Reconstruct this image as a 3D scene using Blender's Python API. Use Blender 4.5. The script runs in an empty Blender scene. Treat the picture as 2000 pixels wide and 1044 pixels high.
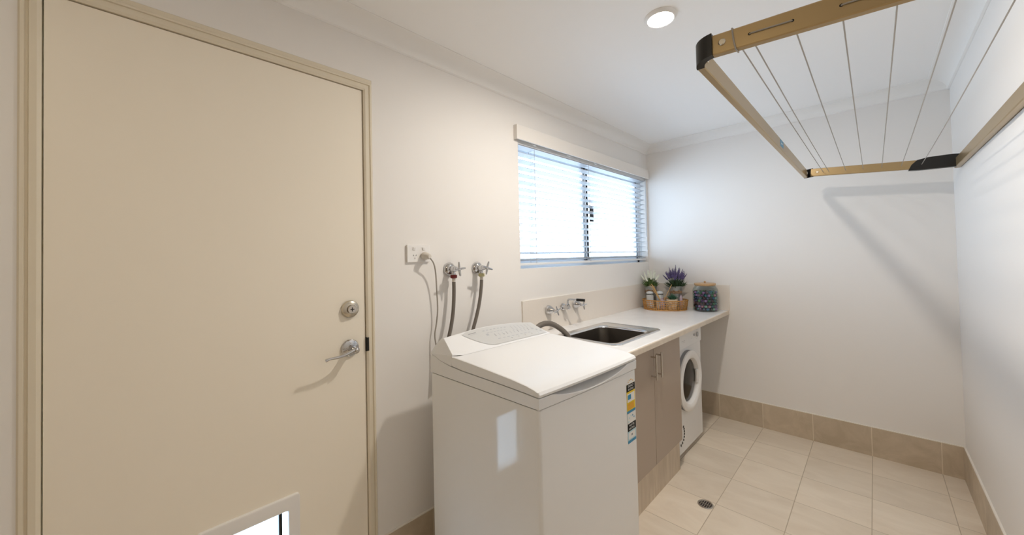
import bpy, bmesh, math, random
from mathutils import Vector, Matrix
random.seed(7)
PI = math.pi
S = bpy.context.scene
COL = S.collection

# ------------------------------------------------------------------ camera, sky, exposure, main light
YAW, PITCH, ROLL = 0.7700, 0.019285, -0.022493
FPX, PPX, PPY = 718.82, 1009.66, 488.19
cam = bpy.data.cameras.new('camera'); camo = bpy.data.objects.new('camera', cam); COL.objects.link(camo)
F = Vector((math.cos(YAW)*math.cos(PITCH), math.sin(YAW)*math.cos(PITCH), math.sin(PITCH)))
R0 = F.cross(Vector((0, 0, 1))).normalized(); U0 = R0.cross(F)
cr, sr = math.cos(ROLL), math.sin(ROLL)
Rv = R0*cr + U0*sr; Uv = U0*cr - R0*sr
camo.matrix_world = Matrix(((Rv.x, Uv.x, -F.x, 0), (Rv.y, Uv.y, -F.y, -1.5048), (Rv.z, Uv.z, -F.z, 1.3351), (0, 0, 0, 1)))
cam.sensor_fit = 'HORIZONTAL'; cam.sensor_width = 36; cam.lens = FPX/2000*36
cam.shift_x = (1000-PPX)/2000; cam.shift_y = (PPY-522)/2000
cam.clip_start = .02
S.camera = camo

SKY_COL, SKY_STR = (0.65, 0.815, 1.0), 11.0
GROUND = .60
LAMP_COL, LAMP_W = (1.0, 0.925, 0.835), 16.3
LAMP = (1.527, -.892)
wd = bpy.data.worlds.new('sky'); S.world = wd; wd.use_nodes = True
wb = wd.node_tree.nodes['Background']; wb.inputs[0].default_value = (*SKY_COL, 1); wb.inputs[1].default_value = SKY_STR
_g = wd.node_tree.nodes.new('ShaderNodeTexCoord'); _s = wd.node_tree.nodes.new('ShaderNodeSeparateXYZ'); _r = wd.node_tree.nodes.new('ShaderNodeMapRange')
_r.inputs['From Min'].default_value = -.06; _r.inputs['From Max'].default_value = .03; _r.inputs['To Min'].default_value = SKY_STR*GROUND; _r.inputs['To Max'].default_value = SKY_STR   # sunlit paving below the horizon is dimmer than the sky
wd.node_tree.links.new(_g.outputs['Generated'], _s.inputs[0]); wd.node_tree.links.new(_s.outputs['Z'], _r.inputs['Value']); wd.node_tree.links.new(_r.outputs[0], wb.inputs[1])
S.view_settings.view_transform = 'Standard'; S.view_settings.look = 'None'
S.view_settings.exposure = 0.0; S.view_settings.gamma = 1.0; S.view_settings.use_curve_mapping = False
S.cycles.max_bounces = 14; S.cycles.diffuse_bounces = 8; S.cycles.transparent_max_bounces = 24
S.cycles.caustics_reflective = False; S.cycles.caustics_refractive = False

CEIL, XF, YR, XL = 2.327, 3.314, -1.85, -1.05
WIN = (1.58, 3.293, 1.265, 2.06)      # window opening x0 x1 z0 z1
DOOR = (-.205, .69, 2.094)            # door opening x0 x1 top

l = bpy.data.lights.new('downlight_lamp', 'AREA'); l.shape = 'DISK'; l.size = .08; l.energy = LAMP_W; l.color = LAMP_COL
lo = bpy.data.objects.new('downlight_lamp', l); COL.objects.link(lo); lo.location = (*LAMP, CEIL-.0165)
FILL_AT = (-.55, -1.0)
l2 = bpy.data.lights.new('added_fill_lamp', 'AREA'); l2.shape = 'DISK'; l2.size = .34; l2.energy = 3.4; l2.color = (1, .84, .60)  # unseen soft fill lamp, added to lift the dim side of the room
lo2 = bpy.data.objects.new('added_fill_lamp', l2); COL.objects.link(lo2); lo2.location = (*FILL_AT, CEIL-.088)
p = bpy.data.lights.new('window_daylight_portal', 'AREA'); p.shape = 'RECTANGLE'; p.size = WIN[1]-WIN[0]; p.size_y = WIN[3]-WIN[2]
p.cycles.is_portal = True
po = bpy.data.objects.new('window_daylight_portal', p); COL.objects.link(po); po.location = ((WIN[0]+WIN[1])/2, .16, (WIN[2]+WIN[3])/2)
po.rotation_euler = (-PI/2, 0, 0)
p2 = bpy.data.lights.new('pet_door_daylight_portal', 'AREA'); p2.shape = 'RECTANGLE'; p2.size = .21; p2.size_y = .30; p2.cycles.is_portal = True
po2 = bpy.data.objects.new('pet_door_daylight_portal', p2); COL.objects.link(po2); po2.location = (.264, .16, .325); po2.rotation_euler = (-PI/2, 0, 0)

# ------------------------------------------------------------------ materials
def srgb(r, g, b):
    f = lambda c: c/255/12.92 if c/255 <= .04045 else ((c/255+.055)/1.055)**2.4
    return (f(r), f(g), f(b), 1)
def mat(name, col, rough=.5, metal=0, spec=.5, bump=None, var=None, trans=0, ior=1.45, coat=0, emit=None, alpha=None):
    m = bpy.data.materials.new(name); m.use_nodes = True; nt = m.node_tree; b = nt.nodes['Principled BSDF']
    b.inputs['Base Color'].default_value = col if len(col) == 4 else (*col, 1)
    b.inputs['Roughness'].default_value = rough; b.inputs['Metallic'].default_value = metal
    b.inputs['Specular IOR Level'].default_value = spec; b.inputs['IOR'].default_value = ior
    b.inputs['Transmission Weight'].default_value = trans; b.inputs['Coat Weight'].default_value = coat
    b.inputs['Coat Roughness'].default_value = .05
    if emit: b.inputs['Emission Color'].default_value = (*emit[0], 1); b.inputs['Emission Strength'].default_value = emit[1]
    tc = nt.nodes.new('ShaderNodeTexCoord')
    if bump:   # (scale, strength, detail)
        n = nt.nodes.new('ShaderNodeTexNoise'); n.inputs['Scale'].default_value = bump[0]; n.inputs['Detail'].default_value = bump[2] if len(bump) > 2 else 3
        bp = nt.nodes.new('ShaderNodeBump'); bp.inputs['Strength'].default_value = bump[1]; bp.inputs['Distance'].default_value = .002
        nt.links.new(tc.outputs['Object'], n.inputs['Vector']); nt.links.new(n.outputs['Fac'], bp.inputs['Height']); nt.links.new(bp.outputs['Normal'], b.inputs['Normal'])
    if var:    # (scale, col2, (stretch), lo, hi)
        n = nt.nodes.new('ShaderNodeTexNoise'); n.inputs['Scale'].default_value = var[0]; n.inputs['Detail'].default_value = 5
        mp = nt.nodes.new('ShaderNodeMapping'); mp.inputs['Scale'].default_value = var[2] if len(var) > 2 else (1, 1, 1)
        rp = nt.nodes.new('ShaderNodeValToRGB'); rp.color_ramp.elements[0].position = .38; rp.color_ramp.elements[1].position = .64
        rp.color_ramp.elements[0].color = b.inputs['Base Color'].default_value; c2 = var[1]; rp.color_ramp.elements[1].color = c2 if len(c2) == 4 else (*c2, 1)
        nt.links.new(tc.outputs['Object'], mp.inputs['Vector']); nt.links.new(mp.outputs['Vector'], n.inputs['Vector'])
        nt.links.new(n.outputs['Fac'], rp.inputs['Fac']); nt.links.new(rp.outputs['Color'], b.inputs['Base Color'])
    return m
def glassy(name, tint=(1, 1, 1), gl=.06, ior=1.45):
    m = bpy.data.materials.new(name); m.use_nodes = True; nt = m.node_tree; nt.nodes.clear()
    o = nt.nodes.new('ShaderNodeOutputMaterial'); mx = nt.nodes.new('ShaderNodeMixShader'); t = nt.nodes.new('ShaderNodeBsdfTransparent'); g = nt.nodes.new('ShaderNodeBsdfGlossy')
    t.inputs[0].default_value = (*tint, 1); g.inputs['Roughness'].default_value = .02
    lw = nt.nodes.new('ShaderNodeLayerWeight'); lw.inputs[0].default_value = .5
    pw = nt.nodes.new('ShaderNodeMath'); pw.operation = 'POWER'; pw.inputs[1].default_value = 4.5; nt.links.new(lw.outputs['Facing'], pw.inputs[0])
    fr = nt.nodes.new('ShaderNodeMath'); fr.operation = 'MULTIPLY_ADD'; fr.inputs[1].default_value = .75; fr.inputs[2].default_value = gl*.6; nt.links.new(pw.outputs[0], fr.inputs[0])
    nt.links.new(fr.outputs[0], mx.inputs[0]); nt.links.new(t.outputs[0], mx.inputs[1]); nt.links.new(g.outputs[0], mx.inputs[2]); nt.links.new(mx.outputs[0], o.inputs[0])
    return m
def tile_mat(name, c1, c2, grout, sx, ox, sy=None, oy=0, axes='XY', gw=.0035, streak=(1.2, 7, 5), rough=.42):
    """stone-look tile, grout lines at x=ox+k*sx and y=oy+k*sy measured in object (= world) space; soft streaks, per-tile tone"""
    m = bpy.data.materials.new(name); m.use_nodes = True; nt = m.node_tree; b = nt.nodes['Principled BSDF']; N = nt.nodes.new; L = nt.links.new
    b.inputs['Roughness'].default_value = rough; b.inputs['Specular IOR Level'].default_value = .4
    tc = N('ShaderNodeTexCoord'); sp = N('ShaderNodeSeparateXYZ'); L(tc.outputs['Object'], sp.inputs[0])
    def M(op, a, v=None, c=None):
        n = N('ShaderNodeMath'); n.operation = op
        for i, q in enumerate((a, v, c)):
            if q is None: continue
            if isinstance(q, (int, float)): n.inputs[i].default_value = q
            else: L(q, n.inputs[i])
        return n.outputs[0]
    fl, masks = [], []
    for ax, s, o in ((axes[0], sx, ox), (axes[1] if len(axes) > 1 else None, sy, oy)):
        if ax is None or s is None: continue
        u = M('DIVIDE', M('SUBTRACT', sp.outputs[ax], o), s)
        f = M('FRACT', u); fl.append(M('FLOOR', u))
        d = M('MINIMUM', f, M('SUBTRACT', 1.0, f))
        masks.append(M('LESS_THAN', d, gw/2/s))
    g = masks[0]
    for k in masks[1:]: g = M('MAXIMUM', g, k)
    cid = M('MULTIPLY', fl[0], 12.9898)
    if len(fl) > 1: cid = M('ADD', cid, M('MULTIPLY', fl[1], 78.233))
    rnd = M('FRACT', M('MULTIPLY', M('SINE', cid), 43758.5))
    cv = N('ShaderNodeCombineXYZ'); L(M('MULTIPLY', rnd, 40.0), cv.inputs[2]); L(M('MULTIPLY', rnd, 17.0), cv.inputs[0])
    mp = N('ShaderNodeMapping'); mp.inputs['Scale'].default_value = streak; L(tc.outputs['Object'], mp.inputs['Vector'])
    va = N('ShaderNodeVectorMath'); va.operation = 'ADD'; L(mp.outputs[0], va.inputs[0]); L(cv.outputs[0], va.inputs[1])
    n1 = N('ShaderNodeTexNoise'); n1.inputs['Scale'].default_value = 1.7; n1.inputs['Detail'].default_value = 6; n1.inputs['Roughness'].default_value = .62; n1.inputs['Distortion'].default_value = .8; L(va.outputs[0], n1.inputs['Vector'])
    rp = N('ShaderNodeValToRGB'); rp.color_ramp.elements[0].position = .36; rp.color_ramp.elements[1].position = .66
    rp.color_ramp.elements[0].color = c2; rp.color_ramp.elements[1].color = c1; L(n1.outputs['Fac'], rp.inputs['Fac'])
    hs = N('ShaderNodeHueSaturation'); L(rp.outputs[0], hs.inputs['Color']); L(M('MULTIPLY_ADD', rnd, .10, .95), hs.inputs['Value'])
    mx = N('ShaderNodeMix'); mx.data_type = 'RGBA'; L(g, mx.inputs[0]); L(hs.outputs[0], mx.inputs[6]); mx.inputs[7].default_value = grout
    L(mx.outputs[2], b.inputs['Base Color'])
    bp = N('ShaderNodeBump'); bp.inputs['Strength'].default_value = .6; bp.inputs['Distance'].default_value = .0015; L(M('SUBTRACT', 1.0, g), bp.inputs['Height']); L(bp.outputs[0], b.inputs['Normal'])
    return m

M_wall = mat('wall_paint', (.80, .775, .745), .55, bump=(300, .05))
M_ceil = mat('ceiling_paint', (.90, .895, .885), .7)
M_trimw = mat('cornice_paint', (.85, .835, .81), .5)
M_door = mat('cream_door_paint', (.87, .805, .69), .36, bump=(60, .03))
M_frame = mat('cream_frame_paint', (.72, .65, .52), .4, bump=(90, .08), var=(14, (.73, .66, .53), (3, 3, .4)))
M_floor = tile_mat('floor_tile', (.775, .685, .565, 1), (.70, .605, .485, 1), (.47, .39, .29, 1), .2983, 2.4405, .2983, -.862, 'XY', .0032, (5, 1.7, 5))
M_skb = tile_mat('skirting_tile_back', (.57, .475, .36, 1), (.47, .385, .28, 1), (.70, .61, .49, 1), .2983, -.564, axes='Y', gw=.004, streak=(5, 5, 5))
M_skl = tile_mat('skirting_tile_left', (.57, .475, .36, 1), (.47, .385, .28, 1), (.70, .61, .49, 1), .2983, 2.4405, axes='X', gw=.004, streak=(5, 5, 5))
M_kick = tile_mat('kick_tile', (.62, .53, .42, 1), (.50, .415, .32, 1), (.34, .28, .2, 1), .5966, 1.8439, axes='X', gw=.001, streak=(14, 5, 1.6))
M_caulk = mat('white_caulk', (.80, .76, .69), .5)
M_white = mat('white_enamel', (.785, .785, .78), .06, spec=.33)
M_wplas = mat('white_plastic', (.80, .785, .765), .33)
M_wplas2 = mat('white_plastic_cap', (.77, .775, .78), .26)
M_grey = mat('control_panel_grey', (.56, .56, .55), .3)
M_mark = mat('panel_marking_grey', (.27, .27, .28), .5)
M_lmark = mat('panel_marking_light', (.44, .45, .47), .5)
M_dark = mat('dark_gap', (.02, .018, .015), .7)
M_black = mat('black_plastic', (.012, .011, .010), .35)
M_chrome = mat('chrome', (.62, .62, .63), .08, 1)
M_nickel = mat('satin_nickel', (.62, .57, .48), .24, 1)
M_brush = mat('brushed_steel', (.60, .56, .51), .27, 1)
M_steel_shade = mat('sink_steel_shaded', (.20, .175, .15), .30, .9, bump=(140, .03))  # darkened copy of the sink steel, bowl's shade and dark reflections in its colour
M_steel = mat('sink_steel', (.82, .82, .82), .20, 1, bump=(140, .03))
M_hose = mat('grey_hose', (.145, .125, .105), .5, bump=(60, .3))
M_red = mat('red_nut', (.16, .012, .008), .4)
M_yel = mat('yellowed_nut', (.50, .46, .25), .4)
M_cord = mat('grey_cord', (.34, .31, .27), .5)
M_plug = mat('plug_grey', (.62, .58, .52), .4)
M_top = mat('laminate_worktop', (.86, .85, .84), .27, var=(9, (.82, .81, .80)), coat=.15)
M_topedge = mat('laminate_edge', (.66, .58, .475), .4, var=(20, (.60, .52, .42)))
M_splash = mat('splashback_tile', (.77, .705, .63), .35, bump=(45, .35, 2))
M_cab = mat('taupe_laminate', (.39, .315, .25), .36)
M_carc = mat('carcass_board', (.55, .50, .44), .5)
M_gold = mat('champagne_aluminium', (.44, .32, .165), .30, .65)
M_wire = mat('line_cord', (.38, .35, .31), .5)
M_slat = mat('white_slat', (.44, .445, .455), .35)
M_rail = mat('blind_rail', (.78, .79, .80), .35)
M_val = mat('valance_timber', (.80, .765, .72), .4)
M_alu = mat('window_aluminium', (.74, .78, .82), .35)
M_glass = glassy('window_glass', (.96, .98, 1))
M_flap = glassy('pet_flap_plastic', (.93, .97, 1))
M_jar = glassy('clear_jar_glass', (.94, .97, .97), ior=1.38)
M_dglass = mat('dryer_door_glass', (.020, .016, .012), .12, spec=.18)
M_emit = mat('lamp_diffuser', (1, 1, 1), .5, emit=((1, .93, .82), 40))
M_wood = mat('bamboo_lid', (.52, .34, .18), .45, var=(30, (.44, .27, .13), (1, 8, 8)))
M_wick = mat('wicker', (.52, .27, .075), .5, var=(60, (.36, .17, .04)))
M_galv = mat('galvanised_pot', (.42, .43, .41), .38, .6, var=(25, (.30, .31, .30)))
M_twine = mat('jute_twine', (.33, .20, .11), .8, bump=(120, .6))
M_leaf = mat('leaf_green', (.07, .13, .035), .5, var=(40, (.13, .20, .06)))
M_dleaf = mat('dark_leaf_green', (.025, .055, .022), .5, var=(40, (.05, .09, .04)))
M_succ = mat('succulent_green', (.03, .10, .06), .45)
M_wflow = mat('white_blossom', (.80, .82, .72), .6)
M_pflow = mat('lavender_blossom', (.085, .065, .165), .6, var=(80, (.16, .125, .27)))
M_cream = mat('cream_ceramic', (.74, .62, .47), .3)
M_wax = mat('white_frosted_glass', (.58, .60, .60), .25)
M_reed = mat('reed_stick', (.56, .35, .14), .6)
M_oil = mat('diffuser_bottle', (.45, .36, .42), .1)
M_blue = mat('label_blue', (.03, .25, .45), .4)
M_lblue = mat('label_pale_blue', (.45, .66, .74), .4)
M_yellow = mat('label_yellow', (.80, .58, .03), .4)
M_orange = mat('label_orange', (.72, .36, .02), .4)
M_paper = mat('label_white', (.78, .78, .76), .4)
M_ink = mat('label_black', (.006, .006, .007), .6, spec=.2)
M_drainm = mat('drain_dark', (.025, .022, .02), .4)

# ------------------------------------------------------------------ geometry helpers
class MB:
    def __init__(s, *mats): s.bm = bmesh.new(); s.mats = list(mats); s.warp = None
    def mi(s, m):
        if m is None: return 0
        if m not in s.mats: s.mats.append(m)
        return s.mats.index(m)
    def face(s, vs, m=None):
        try: f = s.bm.faces.new(vs)
        except ValueError: return None
        f.material_index = s.mi(m); return f
    def poly(s, pts, m=None): return s.face([s.bm.verts.new(q) for q in pts], m)
    def box(s, x0, x1, y0, y1, z0, z1, m=None, bev=0, seg=2):
        r = bmesh.ops.create_cube(s.bm, size=1); vs = r['verts']
        for v in vs: v.co = Vector((x0+(v.co.x+.5)*(x1-x0), y0+(v.co.y+.5)*(y1-y0), z0+(v.co.z+.5)*(z1-z0)))
        fs = set(f for v in vs for f in v.link_faces)
        for f in fs: f.material_index = s.mi(m)
        if bev: 
            es = list(set(e for v in vs for e in v.link_edges))
            bmesh.ops.bevel(s.bm, geom=es, offset=bev, segments=seg, profile=.6, affect='EDGES', clamp_overlap=True, material=-1)
        return s
    def obox(s, c, size, axes, m=None, bev=0):      # oriented box
        n0 = len(s.bm.verts); old = set(s.bm.verts)
        s.box(-size[0]/2, size[0]/2, -size[1]/2, size[1]/2, -size[2]/2, size[2]/2, m, bev)
        A = Matrix(axes).transposed()
        for v in s.bm.verts:
            if v not in old: v.co = Vector(c) + A @ v.co
        return s
    def loft(s, rings, m=None, closed=True, cap=True, loop=False):
        R = [[s.bm.verts.new(q) for q in r] for r in rings]; n = len(R[0])
        pairs = list(zip(R, R[1:])) + ([(R[-1], R[0])] if loop else [])
        for a, b in pairs:
            for i in range(n if closed else n-1):
                j = (i+1) % n; s.face((a[i], a[j], b[j], b[i]), m)
        if cap and closed and not loop:
            s.face(R[0][::-1], m); s.face(R[-1], m)
        return s
    def lathe(s, prof, c, ax=(0, 0, 1), n=24, m=None, cap=True, ms=None):
        ax = Vector(ax).normalized(); u = ax.orthogonal().normalized(); w = ax.cross(u); c = Vector(c)
        rings = [[c + ax*h + (u*math.cos(2*PI*k/n) + w*math.sin(2*PI*k/n))*max(r, 1e-5) for k in range(n)] for r, h in prof]
        return s.loft(rings, m, cap=cap)
    def tube(s, path, r, n=10, m=None, cap=True, up=None):
        P = [Vector(q) for q in path]; rings = []; u = None
        for i, q in enumerate(P):
            t = (P[min(i+1, len(P)-1)] - P[max(i-1, 0)]).normalized()
            if u is None: u = t.orthogonal().normalized() if up is None else Vector(up)
            u = (u - t*u.dot(t)).normalized(); w = t.cross(u)
            rr = r[i] if isinstance(r, (list, tuple)) else r
            rings.append([q + (u*math.cos(2*PI*k/n) + w*math.sin(2*PI*k/n))*rr for k in range(n)])
        return s.loft(rings, m, cap=cap)
    def rect(s, path, hw, hh, m=None, up=(0, 0, 1)):    # rectangular tube
        P = [Vector(q) for q in path]; rings = []
        for i, q in enumerate(P):
            t = (P[min(i+1, len(P)-1)] - P[max(i-1, 0)]).normalized(); u = Vector(up); u = (u - t*u.dot(t)).normalized(); w = t.cross(u)
            c = .25
            rings.append([q + w*a*hw + u*b*hh for a, b in ((-1, -1+c*hw/hh), (-1+c, -1), (1-c, -1), (1, -1+c*hw/hh), (1, 1-c*hw/hh), (1-c, 1), (-1+c, 1), (-1, 1-c*hw/hh))])
        return s.loft(rings, m)
    def ball(s, c, r, m=None, sc=(1, 1, 1), sub=2, rot=None):
        q = bmesh.ops.create_icosphere(s.bm, subdivisions=sub, radius=r)
        for v in q['verts']:
            v.co = Vector((v.co.x*sc[0], v.co.y*sc[1], v.co.z*sc[2]))
            if rot: v.co = rot @ v.co
            v.co += Vector(c)
        for f in set(f for v in q['verts'] for f in v.link_faces): f.material_index = s.mi(m)
        return s
    def prism(s, pts, d, m=None):      # closed planar polygon swept by vector d
        return s.loft([[Vector(q) for q in pts], [Vector(q)+Vector(d) for q in pts]], m)
    def text(s, t, size, o, ux, uy, m=None, depth=.0003):
        c = bpy.data.curves.new('t', 'FONT'); c.body = t; c.size = size; c.align_x = 'CENTER'; c.align_y = 'CENTER'; c.fill_mode = 'FRONT'
        ob = bpy.data.objects.new('t', c); COL.objects.link(ob)
        bpy.context.view_layer.update()
        me = bpy.data.meshes.new_from_object(ob.evaluated_get(bpy.context.evaluated_depsgraph_get()))
        ux, uy, o = Vector(ux), Vector(uy), Vector(o); vs = [s.bm.verts.new(o + ux*v.co.x + uy*v.co.y) for v in me.vertices]
        for f in me.polygons: s.face([vs[i] for i in f.vertices], m)
        bpy.data.objects.remove(ob); bpy.data.curves.remove(c); bpy.data.meshes.remove(me); return s
    def build(s, name, parent=None, at=None, ang=35, recalc=True):
        if s.warp:
            for v in s.bm.verts: v.co = s.warp(v.co)
        if recalc: bmesh.ops.recalc_face_normals(s.bm, faces=s.bm.faces)
        me = bpy.data.meshes.new(name); s.bm.to_mesh(me); s.bm.free()
        for m in s.mats: me.materials.append(m)
        for q in me.polygons: q.use_smooth = True
        me.set_sharp_from_angle(angle=math.radians(ang))
        o = bpy.data.objects.new(name, me); COL.objects.link(o)
        if recalc: wn = o.modifiers.new('weighted_normals', 'WEIGHTED_NORMAL'); wn.keep_sharp = True; wn.weight = 80
        if parent is not None:
            r = parent
            while r.parent is not None: r = r.parent
            me.transform(Matrix.Translation(-Vector(r.location))); o.parent = parent
        elif at is not None:
            me.transform(Matrix.Translation(-Vector(at))); o.location = at
        return o
def tag(o, label=None, cat=None, group=None, kind=None):
    if label: o['label'] = label
    if cat: o['category'] = cat
    if group: o['group'] = group
    if kind: o['kind'] = kind
    return o
def thing(name, label, cat, at, group=None):
    o = bpy.data.objects.new(name, None); o.empty_display_size = .05; COL.objects.link(o); o.location = at
    return tag(o, label, cat, group)
def struct(o, label=None): o['kind'] = 'structure'; return tag(o, label) if label else o
def rrect(x0, x1, y0, y1, z, r, n=6):
    out = []
    for cx, cy, a0 in ((x1-r, y1-r, 0), (x0+r, y1-r, PI/2), (x0+r, y0+r, PI), (x1-r, y0+r, 1.5*PI)):
        for k in range(n+1): a = a0 + PI/2*k/n; out.append(Vector((cx+r*math.cos(a), cy+r*math.sin(a), z)))
    return out
def smooth_path(pts, n=8):
    P = [Vector(q) for q in pts]; P = [P[0]*2-P[1]] + P + [P[-1]*2-P[-2]]; out = []
    for i in range(1, len(P)-2):
        for k in range(n):
            t = k/n; a, b, c, d = P[i-1:i+3]
            out.append(.5*((2*b)+(c-a)*t+(2*a-5*b+4*c-d)*t*t+(3*b-a-3*c+d)*t**3))
    out.append(P[-2]); return out
def slab_with_holes(mb, xs, zs, holes, y0, y1):
    """wall slab made of cells of a grid cut at the hole edges"""
    X = sorted(set([xs[0], xs[1]] + [h[0] for h in holes] + [h[1] for h in holes])); Z = sorted(set([zs[0], zs[1]] + [h[2] for h in holes] + [h[3] for h in holes]))
    ins = lambda i, j: 0 <= i < len(X)-1 and 0 <= j < len(Z)-1 and not any(h[0] < (X[i]+X[i+1])/2 < h[1] and h[2] < (Z[j]+Z[j+1])/2 < h[3] for h in holes)
    for i in range(len(X)-1):
        for j in range(len(Z)-1):
            if not ins(i, j): continue
            a, b, c, d = X[i], X[i+1], Z[j], Z[j+1]
            mb.poly([(a, y0, c), (b, y0, c), (b, y0, d), (a, y0, d)]); mb.poly([(a, y1, c), (a, y1, d), (b, y1, d), (b, y1, c)])
            if not ins(i-1, j): mb.poly([(a, y0, c), (a, y0, d), (a, y1, d), (a, y1, c)])
            if not ins(i+1, j): mb.poly([(b, y0, c), (b, y1, c), (b, y1, d), (b, y0, d)])
            if not ins(i, j-1): mb.poly([(a, y0, c), (a, y1, c), (b, y1, c), (b, y0, c)])
            if not ins(i, j+1): mb.poly([(a, y0, d), (b, y0, d), (b, y1, d), (a, y1, d)])
    bmesh.ops.remove_doubles(mb.bm, verts=mb.bm.verts, dist=1e-5)

# ------------------------------------------------------------------ room shell
T = .12
struct(MB(M_floor).box(XL-T, XF+T, YR-T, T, -.08, 0).build('floor'), 'beige stone-look tiled floor')
struct(MB(M_ceil).box(XL-T, XF+T, YR-T, T, CEIL, CEIL+.1).build('ceiling'), 'plain white painted ceiling')
w = MB(M_wall); slab_with_holes(w, (XL-T, XF+T), (0, CEIL), [WIN, (DOOR[0], DOOR[1], 0, DOOR[2])], 0, T); struct(w.build('wall_left'), 'off-white painted wall with the door and the window')
struct(MB(M_wall).box(XF, XF+T, YR, 0, 0, CEIL).build('wall_back'), 'off-white painted end wall beyond the worktop')
struct(MB(M_wall).box(XL-T, XF+T, YR-T, YR, 0, CEIL).build('wall_right'))
struct(MB(M_wall).box(XL-T, XL, YR, 0, 0, CEIL).build('wall_front'))
M_brown = mat('added_dark_door', (.10, .06, .035), .4, var=(6, (.07, .04, .022), (8, 8, .6)))
d2 = struct(MB(M_brown).box(XL+.001, XL+.036, -1.55, -.73, .005, 2.04, bev=.002).build('added_door_2'), 'added brown door, out of view, giving dark reflections')  # unseen door added so chrome and dryer glass reflect something dark
MB(M_nickel).lathe([(.001, 0), (.026, 0), (.026, .006), (.010, .010), (.010, .035), (.024, .045), (.024, .058), (.001, .064)], (XL+.036, -1.48, 1.0), (1, 0, 0), 24).build('added_door_knob', d2)
# cornice: shallow cove profile, one run per wall
prof = [(0, CEIL-.063), (.004, CEIL-.063)] + [(.010+.074*(1-math.cos(a*PI/12)), CEIL-.059+.053*math.sin(a*PI/12)) for a in range(7)] + [(.090, CEIL-.004), (.090, CEIL), (0, CEIL)]
c = MB(M_trimw).prism([(XL, -d, z) for d, z in prof], (XF-XL, 0, 0)); struct(c.build('trim_1'), 'cove cornice along the window wall')
c = MB(M_trimw).prism([(XF-d, YR, z) for d, z in prof], (0, -YR-.001, 0)); struct(c.build('trim_2'), 'cove cornice along the end wall')
c = MB(M_trimw).prism([(XL, YR+d, z) for d, z in prof], (XF-XL, 0, 0)); struct(c.build('trim_3'))
c = MB(M_trimw).prism([(XL+d, YR, z) for d, z in prof], (0, -YR, 0)); struct(c.build('trim_4'))
# tiled skirtings
def skirt(name, m, bx, caulk):
    b = MB(m).box(*bx, 0, .184); b.box(*caulk, .184, .1885, M_caulk); struct(b.build(name), 'skirting of cut beige tiles with white caulk line')
skirt('baseboard_left', M_skl, (DOOR[1], XF, -.009, 0), (DOOR[1], XF, -.0075, 0))
skirt('baseboard_back', M_skb, (XF-.009, XF, YR, -.009), (XF-.0075, XF, YR, -.009))
skirt('baseboard_right', M_skl, (XL, XF-.009, YR, YR+.009), (XL, XF-.009, YR, YR+.0075))

# ------------------------------------------------------------------ door
LX0, LX1, LZ = -.166, .650, 2.040
fr = MB(M_frame)
def jamb_prof(s):   # (distance outward from leaf edge, y)
    return [(.003, .10), (.003, .004), (.003, -.002), (.010, -.006), (.022, -.006), (.024, -.001), (.028, -.001), (.030, -.005), (.036, -.005), (.040, 0), (.040, .10)]
for x, sgn in ((LX1, 1), (LX0, -1)):
    top = LZ
    rings = []
    for z, off in ((0, 0), (1, 1)):
        rings.append([Vector((x+sgn*d, y, 0 if z == 0 else LZ+d)) for d, y in jamb_prof(0)])
    fr.loft(rings)
fr.loft([[Vector((x+sgn*d, y, LZ+d)) for d, y in jamb_prof(0)] for x, sgn in ((LX0, -1), (LX1, 1))])
# stop strips behind the leaf
fr.box(LX1-.012, LX1+.004, .047, .10, 0, LZ+.004); fr.box(LX0-.004, LX0+.012, .047, .10, 0, LZ+.004); fr.box(LX0, LX1, .047, .10, LZ-.012, LZ+.004); fr.box(LX0, LX1, .03, .10, 0, .012)
fr.box(LX1+.040, DOOR[1], .001, .1, 0, DOOR[2]); fr.box(LX0-.039, LX0-.040+.001, .001, .1, 0, DOOR[2]); fr.box(LX0-.04, LX1+.04, .001, .1, LZ+.040, DOOR[2])
df = struct(fr.build('trim_5', ang=25), 'cream painted door frame')
MB(M_black).box(LX1+.0015, LX1+.0045, -.0035, .02, .965, 1.022).box(LX1+.003, LX1+.0115, -.0072, -.005, .966, 1.021, bev=.001).build('strike_plate', df)['label'] = 'dark metal strike plate'
PD = (.160, .368, .17, .469)     # pet door opening
lf = MB(M_door); slab_with_holes(lf, (LX0, LX1), (.014, LZ), [PD], .004, .042)
leaf = struct(lf.build('door_1'), 'flush cream painted door with a pet flap')
# deadbolt
d = MB(M_nickel).lathe([(.001, -.004), (.034, -.004), (.0345, .003), (.031, .011), (.024, .0145), (.0185, .0155), (.0185, .012), (.001, .012)], (.590, .003, 1.144), (0, -1, 0), 36)
db = d.build('deadbolt', leaf); tag(db, 'round satin nickel deadbolt')
d = MB(M_brush).lathe([(.0165, .010), (.0165, .022), (.0150, .0245), (.001, .0245)], (.590, .003, 1.144), (0, -1, 0), 28)
d.box(.5885, .5915, -.0225, -.020, 1.136, 1.152, M_dark).box(.583, .597, -.0228, -.0205, 1.1425, 1.1455, M_dark); d.build('key_cylinder', db)
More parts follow.
